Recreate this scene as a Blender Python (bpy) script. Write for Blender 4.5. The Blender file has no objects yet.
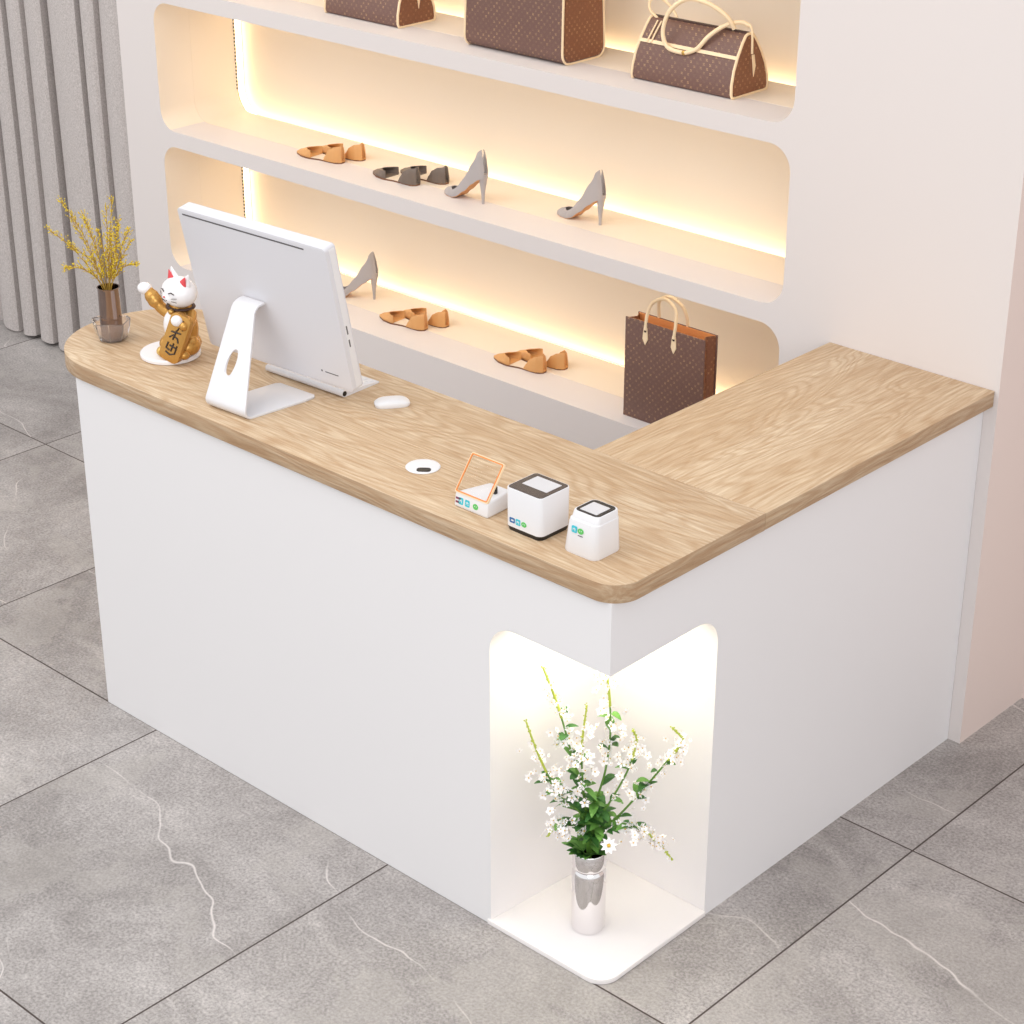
import bpy, bmesh, math, random
from mathutils import Vector, Matrix
from mathutils.geometry import tessellate_polygon
random.seed(7)
PI = math.pi
SC = bpy.context.scene
COL = SC.collection

# ------------------------------------------------------------ camera
cam_data = bpy.data.cameras.new('camera')
cam = bpy.data.objects.new('camera', cam_data); COL.objects.link(cam)
cam.location = (2.05284, -2.46354, 2.59752)
cam.rotation_euler = (PI/2 - 0.451307, 0, 0.750338)
cam_data.sensor_width = 36; cam_data.lens = 71.54
cam_data.clip_start = 0.05; cam_data.clip_end = 100
SC.camera = cam
# ------------------------------------------------------------ world, lights, exposure
w = bpy.data.worlds.new('world'); SC.world = w; w.use_nodes = True
bg = w.node_tree.nodes['Background']
bg.inputs[0].default_value = (0.975, 0.988, 1.0, 1); bg.inputs[1].default_value = 0.98
def area(name, loc, target, sx, sy, energy, color):
    l = bpy.data.lights.new(name, 'AREA'); l.shape = 'RECTANGLE'; l.size = sx; l.size_y = sy
    l.energy = energy; l.color = color
    o = bpy.data.objects.new(name, l); COL.objects.link(o); o.location = loc
    d = Vector(target) - Vector(loc); o.rotation_euler = d.to_track_quat('-Z', 'Y').to_euler()
    return o
area('ceiling_softbox', (-2.2, -1.8, 4.2), (-1.0, 0.2, 0), 3.5, 3.5, 70, (1.0, 0.97, 0.95))
area('front_softbox', (3.4, -2.9, 3.0), (-0.6, 0.3, 0.5), 3.0, 2.5, 62, (0.99, 0.99, 1.0))
vs = SC.view_settings
vs.view_transform = 'Standard'; vs.look = 'None'; vs.gamma = 1; vs.use_curve_mapping = False
vs.exposure = 0.13

# ------------------------------------------------------------ materials
def s2l(c):
    return tuple(((v/255)/12.92 if v/255 <= .04045 else ((v/255+.055)/1.055)**2.4) for v in c) + (1,)
def mat(name, col, rough=.5, metal=0, **kw):
    m = bpy.data.materials.new(name); m.use_nodes = True
    b = m.node_tree.nodes['Principled BSDF']
    b.inputs['Base Color'].default_value = s2l(col)
    b.inputs['Roughness'].default_value = rough; b.inputs['Metallic'].default_value = metal
    for k, v in kw.items(): b.inputs[k.replace('_', ' ')].default_value = v
    # every surface gets a faint procedural variation
    nt = m.node_tree
    if kw.get('Transmission_Weight', 0) == 0 and metal == 0:
        tc = nt.nodes.new('ShaderNodeTexCoord'); n = nt.nodes.new('ShaderNodeTexNoise'); n.inputs['Scale'].default_value = 14
        nt.links.new(tc.outputs['Object'], n.inputs['Vector'])
        r = nt.nodes.new('ShaderNodeMapRange'); r.inputs['To Min'].default_value = max(0, rough-.05); r.inputs['To Max'].default_value = min(1, rough+.05)
        nt.links.new(n.outputs['Fac'], r.inputs['Value']); nt.links.new(r.outputs['Result'], b.inputs['Roughness'])
    return m
def N(nt, t, **kw):
    n = nt.nodes.new(t)
    for k, v in kw.items():
        if k in ('operation', 'blend_type', 'data_type', 'wave_type', 'bands_direction', 'feature', 'distance', 'noise_dimensions', 'interpolation_type'): setattr(n, k, v)
        else: n.inputs[int(k[1:]) if k[0] == '_' and k[1:].isdigit() else k.replace('_', ' ')].default_value = v
    return n
def M(nt, op, a, b=None, c=None):
    n = nt.nodes.new('ShaderNodeMath'); n.operation = op
    for i, v in enumerate((a, b, c)):
        if v is None: continue
        if isinstance(v, (int, float)): n.inputs[i].default_value = v
        else: nt.links.new(v, n.inputs[i])
    return n.outputs[0]
def MIX(nt, f, a, b):
    n = nt.nodes.new('ShaderNodeMix'); n.data_type = 'RGBA'
    for sock, v in ((n.inputs[0], f), (n.inputs[6], a), (n.inputs[7], b)):
        if isinstance(v, (int, float, tuple)): sock.default_value = v
        else: nt.links.new(v, sock)
    return n.outputs[2]

def floor_material():
    m = bpy.data.materials.new('grey_stone_tile'); m.use_nodes = True; nt = m.node_tree; b = nt.nodes['Principled BSDF']
    tc = N(nt, 'ShaderNodeTexCoord'); sep = N(nt, 'ShaderNodeSeparateXYZ'); nt.links.new(tc.outputs['Object'], sep.inputs[0])
    X0, PX, Y0, PY = -0.609, 0.7994, 0.001, 0.813
    u = M(nt, 'DIVIDE', M(nt, 'SUBTRACT', sep.outputs[0], X0), PX); v = M(nt, 'DIVIDE', M(nt, 'SUBTRACT', sep.outputs[1], Y0), PY)
    iu, iv = M(nt, 'FLOOR', u), M(nt, 'FLOOR', v)
    fu, fv = M(nt, 'SUBTRACT', u, iu), M(nt, 'SUBTRACT', v, iv)
    du = M(nt, 'MULTIPLY', M(nt, 'MINIMUM', fu, M(nt, 'SUBTRACT', 1.0, fu)), PX); dv = M(nt, 'MULTIPLY', M(nt, 'MINIMUM', fv, M(nt, 'SUBTRACT', 1.0, fv)), PY)
    grout = M(nt, 'LESS_THAN', M(nt, 'MINIMUM', du, dv), 0.0021)
    # tile-local coordinates plus a per-tile offset
    cx = M(nt, 'ADD', M(nt, 'MULTIPLY', fu, PX), M(nt, 'MULTIPLY', iu, 3.17)); cy = M(nt, 'ADD', M(nt, 'MULTIPLY', fv, PY), M(nt, 'MULTIPLY', iv, 5.31))
    cv = N(nt, 'ShaderNodeCombineXYZ'); nt.links.new(cx, cv.inputs[0]); nt.links.new(cy, cv.inputs[1])
    n1 = N(nt, 'ShaderNodeTexNoise', Scale=1.9, Detail=7, Roughness=.62, Distortion=.7); nt.links.new(cv.outputs[0], n1.inputs['Vector'])
    n2 = N(nt, 'ShaderNodeTexNoise', Scale=150, Detail=3, Roughness=.7); nt.links.new(cv.outputs[0], n2.inputs['Vector'])
    n5 = N(nt, 'ShaderNodeTexNoise', Scale=26, Detail=5, Roughness=.7); nt.links.new(cv.outputs[0], n5.inputs['Vector'])
    sp2_ = N(nt, 'ShaderNodeSeparateXYZ'); nt.links.new(cv.outputs[0], sp2_.inputs[0])
    def vein_set(k, slope, period, wob, wid, gate_scale, lo, hi):
        mpv = N(nt, 'ShaderNodeMapping'); mpv.inputs['Location'].default_value = (k, k*1.7, k); nt.links.new(cv.outputs[0], mpv.inputs[0])
        nw = N(nt, 'ShaderNodeTexNoise', Scale=2.0, Detail=3.2, Roughness=.5); nt.links.new(mpv.outputs[0], nw.inputs['Vector'])
        t = M(nt, 'ADD', M(nt, 'ADD', M(nt, 'MULTIPLY', sp2_.outputs[1], 1/period), M(nt, 'MULTIPLY', sp2_.outputs[0], slope/period)), M(nt, 'MULTIPLY', nw.outputs['Fac'], wob/period))
        d = M(nt, 'MULTIPLY', M(nt, 'ABSOLUTE', M(nt, 'SUBTRACT', M(nt, 'FRACT', t), .5)), period)
        ng = N(nt, 'ShaderNodeTexNoise', Scale=gate_scale, Detail=2); nt.links.new(mpv.outputs[0], ng.inputs['Vector'])
        g = N(nt, 'ShaderNodeMapRange', _1=lo, _2=hi); nt.links.new(ng.outputs['Fac'], g.inputs[0])
        th = N(nt, 'ShaderNodeMapRange', _1=0, _2=wid, _3=1, _4=0); nt.links.new(d, th.inputs[0])
        return M(nt, 'MULTIPLY', th.outputs[0], g.outputs[0])
    v1 = vein_set(0, .28, .47, .34, .0032, 3.2, .44, .58)
    v2 = vein_set(7.3, .75, .83, .40, .0030, 4.0, .50, .62)
    v3 = vein_set(3.1, .20, .61, .30, .030, 3.0, .46, .62)
    vf = M(nt, 'MULTIPLY', M(nt, 'MAXIMUM', v1, v2), .72)
    soft_f = M(nt, 'MULTIPLY', v3, .30)
    cr = N(nt, 'ShaderNodeMapRange', _1=.33, _2=.67); nt.links.new(n1.outputs['Fac'], cr.inputs[0])
    base = MIX(nt, cr.outputs[0], s2l((138, 132, 129)), s2l((182, 176, 173)))
    base = MIX(nt, soft_f, base, s2l((205, 198, 194)))
    sp = N(nt, 'ShaderNodeMapRange', _1=.3, _2=.7, _3=.62, _4=1.34); nt.links.new(n2.outputs['Fac'], sp.inputs[0])
    sp2 = N(nt, 'ShaderNodeMapRange', _1=.3, _2=.7, _3=.88, _4=1.12); nt.links.new(n5.outputs['Fac'], sp2.inputs[0])
    mul = nt.nodes.new('ShaderNodeVectorMath'); mul.operation = 'SCALE'; nt.links.new(base, mul.inputs[0]); nt.links.new(M(nt, 'MULTIPLY', sp.outputs[0], sp2.outputs[0]), mul.inputs['Scale'])
    n6 = N(nt, 'ShaderNodeTexNoise', Scale=2.6, Detail=8, Roughness=.6, Distortion=.4); nt.links.new(cv.outputs[0], n6.inputs['Vector'])
    pt = N(nt, 'ShaderNodeMapRange', _1=.53, _2=.56, _3=0, _4=.30); nt.links.new(n6.outputs['Fac'], pt.inputs[0])
    patched = MIX(nt, pt.outputs[0], mul.outputs[0], s2l((178, 172, 166)))
    c = MIX(nt, vf, patched, s2l((232, 224, 220)))
    c = MIX(nt, grout, c, s2l((70, 58, 54)))
    nt.links.new(c, b.inputs['Base Color']); b.inputs['Roughness'].default_value = .5
    b.inputs['Specular IOR Level'].default_value = .35
    return m

def wood_material(name, along_x=True, tone=1.0):
    m = bpy.data.materials.new(name); m.use_nodes = True; nt = m.node_tree; b = nt.nodes['Principled BSDF']
    tc = N(nt, 'ShaderNodeTexCoord'); mp0 = N(nt, 'ShaderNodeMapping'); nt.links.new(tc.outputs['Object'], mp0.inputs[0])
    if not along_x: mp0.inputs['Rotation'].default_value = (0, 0, PI/2)
    mp = N(nt, 'ShaderNodeMapping'); mp.inputs['Scale'].default_value = (1.3, 6.5, 6.5); nt.links.new(mp0.outputs[0], mp.inputs[0])
    big = N(nt, 'ShaderNodeTexNoise', Scale=1.0, Detail=2.2, Roughness=.5, Distortion=.5); nt.links.new(mp.outputs[0], big.inputs['Vector'])
    rings = M(nt, 'ADD', M(nt, 'MULTIPLY', M(nt, 'SINE', M(nt, 'MULTIPLY', big.outputs['Fac'], 150)), .5), .5)
    mp2 = N(nt, 'ShaderNodeMapping'); mp2.inputs['Scale'].default_value = (9, 150, 150); nt.links.new(mp0.outputs[0], mp2.inputs[0])
    fine = N(nt, 'ShaderNodeTexNoise', Scale=1.0, Detail=4, Roughness=.65); nt.links.new(mp2.outputs[0], fine.inputs['Vector'])
    mp3 = N(nt, 'ShaderNodeMapping'); mp3.inputs['Scale'].default_value = (1.2, 9, 9); nt.links.new(mp0.outputs[0], mp3.inputs[0])
    broad = N(nt, 'ShaderNodeTexNoise', Scale=1.3, Detail=3); nt.links.new(mp3.outputs[0], broad.inputs['Vector'])
    fr = N(nt, 'ShaderNodeMapRange', _1=.36, _2=.66); nt.links.new(fine.outputs['Fac'], fr.inputs[0])
    br = N(nt, 'ShaderNodeMapRange', _1=.35, _2=.65); nt.links.new(broad.outputs['Fac'], br.inputs[0])
    base = MIX(nt, br.outputs[0], s2l((211, 185, 152)), s2l((225, 204, 174)))
    base = MIX(nt, M(nt, 'MULTIPLY', M(nt, 'POWER', rings, 2.0), .46), base, s2l((180, 142, 102)))
    base = MIX(nt, M(nt, 'MULTIPLY', M(nt, 'SUBTRACT', 1.0, fr.outputs[0]), .62), base, s2l((170, 132, 94)))
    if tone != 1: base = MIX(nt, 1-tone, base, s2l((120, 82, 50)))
    nt.links.new(base, b.inputs['Base Color']); b.inputs['Roughness'].default_value = .55
    bp = N(nt, 'ShaderNodeBump', Strength=.5, Distance=.002)
    nt.links.new(M(nt, 'ADD', M(nt, 'MULTIPLY', rings, -.4), fr.outputs[0]), bp.inputs['Height']); nt.links.new(bp.outputs[0], b.inputs['Normal'])
    return m

def canvas_material(name, base, fleck, light):
    """brown coated canvas with a diagonal lattice of small tan flower and dot marks"""
    m = bpy.data.materials.new(name); m.use_nodes = True; nt = m.node_tree; b = nt.nodes['Principled BSDF']
    tc = N(nt, 'ShaderNodeTexCoord'); sep = N(nt, 'ShaderNodeSeparateXYZ'); nt.links.new(tc.outputs['Object'], sep.inputs[0])
    u = M(nt, 'ADD', sep.outputs[0], sep.outputs[1]); v = sep.outputs[2]
    a = M(nt, 'MULTIPLY', M(nt, 'ADD', u, v), 52); c = M(nt, 'MULTIPLY', M(nt, 'SUBTRACT', u, v), 52)
    fa = M(nt, 'SUBTRACT', M(nt, 'FRACT', a), .5); fc = M(nt, 'SUBTRACT', M(nt, 'FRACT', c), .5)
    r = M(nt, 'SQRT', M(nt, 'ADD', M(nt, 'MULTIPLY', fa, fa), M(nt, 'MULTIPLY', fc, fc)))
    th = M(nt, 'ARCTAN2', fc, fa)
    pet = M(nt, 'ADD', .17, M(nt, 'MULTIPLY', M(nt, 'COSINE', M(nt, 'MULTIPLY', th, 4)), .11))
    mark = M(nt, 'LESS_THAN', r, pet)
    hole = M(nt, 'GREATER_THAN', r, .07)
    n = N(nt, 'ShaderNodeTexNoise', Scale=40, Detail=3); nt.links.new(tc.outputs['Object'], n.inputs['Vector'])
    nr = N(nt, 'ShaderNodeMapRange', _1=.42, _2=.62, _3=.1, _4=.85); nt.links.new(n.outputs['Fac'], nr.inputs[0])
    f = M(nt, 'MULTIPLY', M(nt, 'MULTIPLY', mark, hole), nr.outputs[0])
    n2 = N(nt, 'ShaderNodeTexNoise', Scale=400, Detail=2); nt.links.new(tc.outputs['Object'], n2.inputs['Vector'])
    bb = MIX(nt, n2.outputs['Fac'], s2l(base), s2l(light))
    nt.links.new(MIX(nt, f, bb, s2l(fleck)), b.inputs['Base Color']); b.inputs['Roughness'].default_value = .5
    return m

def fabric_material():
    m = bpy.data.materials.new('grey_linen'); m.use_nodes = True; nt = m.node_tree; b = nt.nodes['Principled BSDF']
    tc = N(nt, 'ShaderNodeTexCoord'); mp = N(nt, 'ShaderNodeMapping'); mp.inputs['Scale'].default_value = (260, 260, 190); nt.links.new(tc.outputs['Object'], mp.inputs[0])
    n = N(nt, 'ShaderNodeTexNoise', Scale=1, Detail=3, Roughness=.7); nt.links.new(mp.outputs[0], n.inputs['Vector'])
    r = N(nt, 'ShaderNodeMapRange', _1=.3, _2=.7); nt.links.new(n.outputs['Fac'], r.inputs[0])
    nt.links.new(MIX(nt, r.outputs[0], s2l((168, 160, 156)), s2l((210, 202, 199))), b.inputs['Base Color']); b.inputs['Roughness'].default_value = .95
    bp = N(nt, 'ShaderNodeBump', Strength=.3, Distance=.002); nt.links.new(r.outputs[0], bp.inputs['Height']); nt.links.new(bp.outputs[0], b.inputs['Normal'])
    return m

def emit(name, col, strength, dots=False):
    m = bpy.data.materials.new(name); m.use_nodes = True; b = m.node_tree.nodes['Principled BSDF']
    b.inputs['Base Color'].default_value = s2l(col); b.inputs['Emission Color'].default_value = s2l(col); b.inputs['Emission Strength'].default_value = strength
    return m

WALL = mat('wall_white_paint', (221, 213, 210), .6)
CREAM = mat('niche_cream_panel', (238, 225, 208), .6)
BODY = mat('cabinet_white_lacquer', (228, 226, 227), .42)
PINKW = mat('pillar_blush_paint', (224, 208, 201), .65)
NICHEW = mat('niche_white_panel', (236, 231, 230), .5)
FLOOR = floor_material()
EDGE = wood_material('oak_edge_band_shaded', True, .68); EDGEY_SHADE = wood_material('oak_edge_band_return_shaded', False, .68); WOODX = wood_material('oak_laminate', True); WOODY = wood_material('oak_laminate_return', False)  # edge wood darkened: shading of the slab sides is put into its colour
LINEN = fabric_material()
WHITE = mat('white_plastic', (226, 225, 227), .32)
ALU = mat('satin_white_aluminium', (222, 221, 224), .35)
ALUB = mat('monitor_back_aluminium', (214, 213, 218), .38)
BLACK = mat('black_plastic', (22, 20, 20), .3)
BROWNBLK = mat('smoked_scanner_glass', (62, 50, 46), .18)
SCREENW = mat('pale_scanner_window', (208, 207, 210), .25)
DARKG = mat('dark_grey_metal', (92, 90, 92), .4)
ORANGE = mat('orange_edge_frame', (226, 134, 62), .4)
CHROME = mat('chrome', (235, 232, 232), .06, 1)
SMOKECH = mat('smoked_chrome', (150, 132, 124), .12, 1)
CRYSTAL = mat('clear_crystal', (250, 248, 250), .03, 0, Transmission_Weight=.92, IOR=1.45)
CLEAR = mat('clear_glass', (255, 255, 255), .02, 0, Transmission_Weight=1.0, IOR=1.03)
GOLD = mat('gold_lacquer', (200, 150, 78), .25, .6)
GOLDL = mat('pale_gold_lacquer', (214, 178, 104), .3, .5)
CATW = mat('white_ceramic', (238, 236, 238), .25)
CATR = mat('red_ear_paint', (214, 70, 76), .4)
INK = mat('dark_brown_ink', (50, 32, 22), .5)
BLUE = mat('blue_icon', (50, 105, 160), .5); CYAN = mat('cyan_icon', (58, 190, 205), .5); GREEN = mat('green_icon', (92, 190, 96), .5); MAROON = mat('maroon_icon', (128, 60, 84), .5)
STEM = mat('green_stem', (96, 138, 52), .6); LIME = mat('lime_stem_tip', (178, 190, 70), .6)
LEAF = mat('dark_green_leaf', (62, 114, 48), .55); LEAF2 = mat('mid_green_leaf', (104, 154, 68), .55)
PETAL = mat('white_petal', (250, 246, 246), .6); PISTIL = mat('yellow_pistil', (216, 176, 70), .6)
TWIG = mat('ochre_twig', (176, 140, 54), .7); YEL = mat('yellow_bud', (226, 200, 44), .6)
TANL = mat('tan_leather', (214, 158, 98), .5); TANIN = mat('insole_cream_leather', (232, 216, 196), .6); SOLE = mat('brown_sole', (120, 78, 50), .6)
PEWTER = mat('pewter_leather', (112, 98, 88), .4); SUEDE = mat('grey_suede', (176, 168, 166), .8); TSOLE = mat('caramel_sole', (200, 140, 88), .5)
BROWNC = canvas_material('brown_monogram_canvas', (98, 68, 60), (188, 152, 110), (122, 90, 80))
BROWNR = canvas_material('russet_monogram_canvas', (112, 66, 42), (196, 150, 104), (138, 86, 60))
DBROWN = mat('dark_brown_trim', (66, 40, 32), .5)
VACH = mat('natural_leather', (242, 216, 178), .5); ORL = mat('orange_leather_lining', (232, 154, 92), .55)
BRASS = mat('brass', (200, 160, 90), .3, .9)
LED = emit('led_strip_glow', (255, 232, 192), 5.6)
LEDFILL = emit('fill_bar_glow', (255, 243, 222), 4.6)
LEDN = emit('niche_led_glow', (255, 251, 224), 14.0)

# ------------------------------------------------------------ mesh helpers
def tag(o, label=None, cat=None, group=None, kind=None):
    if label: o['label'] = label
    if cat: o['category'] = cat
    if group: o['group'] = group
    if kind: o['kind'] = kind
    return o
def empty(name, loc, rz=0, label=None, cat=None, group=None):
    o = bpy.data.objects.new(name, None); COL.objects.link(o); o.location = loc; o.rotation_euler = (0, 0, rz); o.empty_display_size = .02
    return tag(o, label, cat, group)
def link(name, me, m=None, parent=None, smooth=False, loc=None, rot=None):
    if m is not None:
        me.materials.clear()
        for x in (m if isinstance(m, (list, tuple)) else [m]): me.materials.append(x)
    if smooth:
        for p in me.polygons: p.use_smooth = True
        try: me.set_sharp_from_angle(angle=math.radians(38))
        except Exception: pass
    o = bpy.data.objects.new(name, me); COL.objects.link(o)
    if parent: o.parent = parent
    if loc: o.location = loc
    if rot: o.rotation_euler = rot
    return o
def from_bm(name, bm, m=None, parent=None, smooth=False, loc=None, rot=None, recalc=True):
    if recalc: bmesh.ops.recalc_face_normals(bm, faces=bm.faces)
    me = bpy.data.meshes.new(name); bm.to_mesh(me); bm.free()
    return link(name, me, m, parent, smooth, loc, rot)
def bake(o):
    """apply the modifiers of o and keep the plain mesh"""
    dg = bpy.context.evaluated_depsgraph_get(); dg.update()
    me = bpy.data.meshes.new_from_object(o.evaluated_get(dg))
    old = o.data; o.modifiers.clear(); o.data = me
    return o
def bevel(o, wd=.002, seg=2, angle=40):
    b = o.modifiers.new('b', 'BEVEL'); b.width = wd; b.segments = seg; b.limit_method = 'ANGLE'; b.angle_limit = math.radians(angle)
    for p in o.data.polygons: p.use_smooth = True
    bake(o)
    try: o.data.set_sharp_from_angle(angle=math.radians(50))
    except Exception: pass
    return o
def bm_box(bm, x0, x1, y0, y1, z0, z1):
    vs_ = [bm.verts.new((x, y, z)) for z in (z0, z1) for y in (y0, y1) for x in (x0, x1)]
    for f in ((0, 1, 3, 2), (4, 6, 7, 5), (0, 4, 5, 1), (2, 3, 7, 6), (0, 2, 6, 4), (1, 5, 7, 3)): bm.faces.new([vs_[i] for i in f])
def box(name, x0, x1, y0, y1, z0, z1, m, parent=None, bv=0, seg=2, **kw):
    bm = bmesh.new(); bm_box(bm, x0, x1, y0, y1, z0, z1)
    o = from_bm(name, bm, m, parent, **kw)
    if bv: bevel(o, bv, seg)
    return o
def rrect(x0, x1, y0, y1, r, n=8, corners=(1, 1, 1, 1)):
    """rounded rectangle, counter-clockwise; corners = bl, br, tr, tl"""
    pts = []
    for k, (cx, cy, a0) in enumerate(((x0+r, y0+r, PI), (x1-r, y0+r, 1.5*PI), (x1-r, y1-r, 0), (x0+r, y1-r, .5*PI))):
        if corners[k]:
            for i in range(n+1):
                a = a0 + PI/2*i/n; pts.append((cx+r*math.cos(a), cy+r*math.sin(a)))
        else: pts.append(((x0, y0), (x1, y0), (x1, y1), (x0, y1))[k])
    return pts
def plate(name, outline, holes, t0, t1, m, parent=None, axes='xy', bv=0, smooth=True, **kw):
    """a 2-D outline with holes, given thickness from t0 to t1 along the third axis"""
    cu = bpy.data.curves.new(name, 'CURVE'); cu.dimensions = '2D'; cu.fill_mode = 'BOTH'
    for poly in [outline] + list(holes):
        sp = cu.splines.new('POLY'); sp.points.add(len(poly)-1)
        for i, q in enumerate(poly): sp.points[i].co = (q[0], q[1], 0, 1)
        sp.use_cyclic_u = True
    cu.extrude = (t1-t0)/2
    tmp = bpy.data.objects.new('tmp', cu); COL.objects.link(tmp)
    dg = bpy.context.evaluated_depsgraph_get(); dg.update()
    me = bpy.data.meshes.new_from_object(tmp.evaluated_get(dg)); bpy.data.objects.remove(tmp)
    mid = (t0+t1)/2
    bm = bmesh.new(); bm.from_mesh(me)
    bmesh.ops.remove_doubles(bm, verts=bm.verts, dist=1e-6)
    for v in bm.verts:
        a, b_, c = v.co.x, v.co.y, v.co.z + mid
        v.co = {'xy': (a, b_, c), 'xz': (a, c, b_), 'yz': (c, a, b_)}[axes]
    o = from_bm(name, bm, m, parent, **kw)
    if bv: bevel(o, bv, 2)
    elif smooth:
        for p in o.data.polygons: p.use_smooth = True
        try: o.data.set_sharp_from_angle(angle=math.radians(40))
        except Exception: pass
    return o
def bm_tube(bm, pts, rad, n=8, cap=True):
    pts = [Vector(p) for p in pts]; K = len(pts)
    rad = rad if isinstance(rad, (list, tuple)) else [rad]*K
    rings = []; up = Vector((0, 0, 1)); prev = None
    for i, p in enumerate(pts):
        t = (pts[min(i+1, K-1)] - pts[max(i-1, 0)]).normalized()
        if prev is None:
            a = t.cross(up)
            if a.length < 1e-3: a = t.cross(Vector((1, 0, 0)))
            a.normalize()
        else:
            a = (prev - t*prev.dot(t)).normalized()
        prev = a; b_ = t.cross(a)
        rings.append([bm.verts.new(p + (a*math.cos(2*PI*k/n) + b_*math.sin(2*PI*k/n))*rad[i]) for k in range(n)])
    for i in range(K-1):
        for k in range(n): bm.faces.new((rings[i][k], rings[i][(k+1) % n], rings[i+1][(k+1) % n], rings[i+1][k]))
    if cap:
        bm.faces.new(rings[0][::-1]); bm.faces.new(rings[-1])
def spline(pts, n=8):
    P = [Vector(p) for p in pts]; out = []
    for i in range(len(P)-1):
        p0 = P[max(i-1, 0)]; p1 = P[i]; p2 = P[i+1]; p3 = P[min(i+2, len(P)-1)]
        for k in range(n):
            t = k/n
            out.append(.5*((2*p1) + (-p0+p2)*t + (2*p0-5*p1+4*p2-p3)*t*t + (-p0+3*p1-3*p2+p3)*t**3))
    out.append(P[-1]); return out
def tube(name, pts, rad, m, parent=None, n=10, **kw):
    bm = bmesh.new(); bm_tube(bm, pts, rad, n); return from_bm(name, bm, m, parent, True, **kw)
def lathe(name, prof, m, parent=None, n=40, close=False, **kw):
    bm = bmesh.new(); rings = []
    for r, z in prof:
        if r < 1e-6: rings.append([bm.verts.new((0, 0, z))])
        else: rings.append([bm.verts.new((r*math.cos(2*PI*k/n), r*math.sin(2*PI*k/n), z)) for k in range(n)])
    for i in range(len(rings)-1):
        A, B = rings[i], rings[i+1]
        for k in range(n):
            q = [A[k % len(A)], A[(k+1) % len(A)], B[(k+1) % len(B)], B[k % len(B)]]
            q2 = []
            for v in q:
                if v not in q2: q2.append(v)
            if len(q2) > 2: bm.faces.new(q2)
    return from_bm(name, bm, m, parent, True, **kw)
def bm_ball(bm, c, r, seg=16, rings=10, rot=None):
    r = r if isinstance(r, (tuple, list)) else (r, r, r)
    mt = Matrix.Translation(c) @ (rot if rot else Matrix.Identity(4)) @ Matrix.Diagonal((*r, 1))
    bmesh.ops.create_uvsphere(bm, u_segments=seg, v_segments=rings, radius=1, matrix=mt)
def ball(name, c, r, m, parent=None, rot=None, seg=20, rings=12):
    bm = bmesh.new(); bm_ball(bm, c, r, seg, rings, rot); return from_bm(name, bm, m, parent, True)
def copy_tree(o, parent=None):
    c = o.copy(); COL.objects.link(c)
    c.parent = parent
    for ch in list(o.children): copy_tree(ch, c)
    return c

# ============================================================ SETTING
CT = 0.9                                     # counter top height
WY = 1.2594                                  # face of the display wall
bm = bmesh.new()
for q in ((-9, -7, 0), (7, -7, 0), (7, 6, 0), (-9, 6, 0)): bm.verts.new(q)
bm.faces.new(bm.verts)
tag(from_bm('floor', bm, FLOOR), kind='structure')

NX0, NX1, NR = -2.875, -.553, .062
NZ = ((1.380, 1.771), (.947, 1.332), (.513, .899))
def holes(g=0.0):
    return [rrect(NX0-g, NX1+g, a-g, b+g, NR, 10) for a, b in NZ]
out = [(-3.052, 0), (.0325, 0), (.0325, 2.5), (-3.052, 2.5)]
tag(plate('wall_back', out, holes(), WY, WY+.132, WALL, axes='xz'), kind='structure')
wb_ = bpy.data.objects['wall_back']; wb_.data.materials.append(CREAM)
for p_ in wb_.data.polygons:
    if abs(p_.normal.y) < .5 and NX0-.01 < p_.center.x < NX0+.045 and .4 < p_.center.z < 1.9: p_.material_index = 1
wb_.data.materials.append(PINKW)
for p_ in wb_.data.polygons:
    if p_.center.x > .03: p_.material_index = 2
inn = [(-3.04, .02), (-.2, .02), (-.2, 2.48), (-3.04, 2.48)]
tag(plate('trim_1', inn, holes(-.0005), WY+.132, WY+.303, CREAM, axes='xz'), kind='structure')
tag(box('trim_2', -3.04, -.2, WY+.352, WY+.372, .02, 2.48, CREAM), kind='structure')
tag(box('wall_right', .0, 3.2, 1.545, 1.7, 0, 2.5, PINKW), kind='structure')
tag(box('trim_3', -.19, .0325, WY+.132, 1.6, 0, 2.5, PINKW), kind='structure')
tag(box('wall_left', -6.5, -3.06, 1.66, 1.8, 0, 2.5, WALL), kind='structure')

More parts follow.
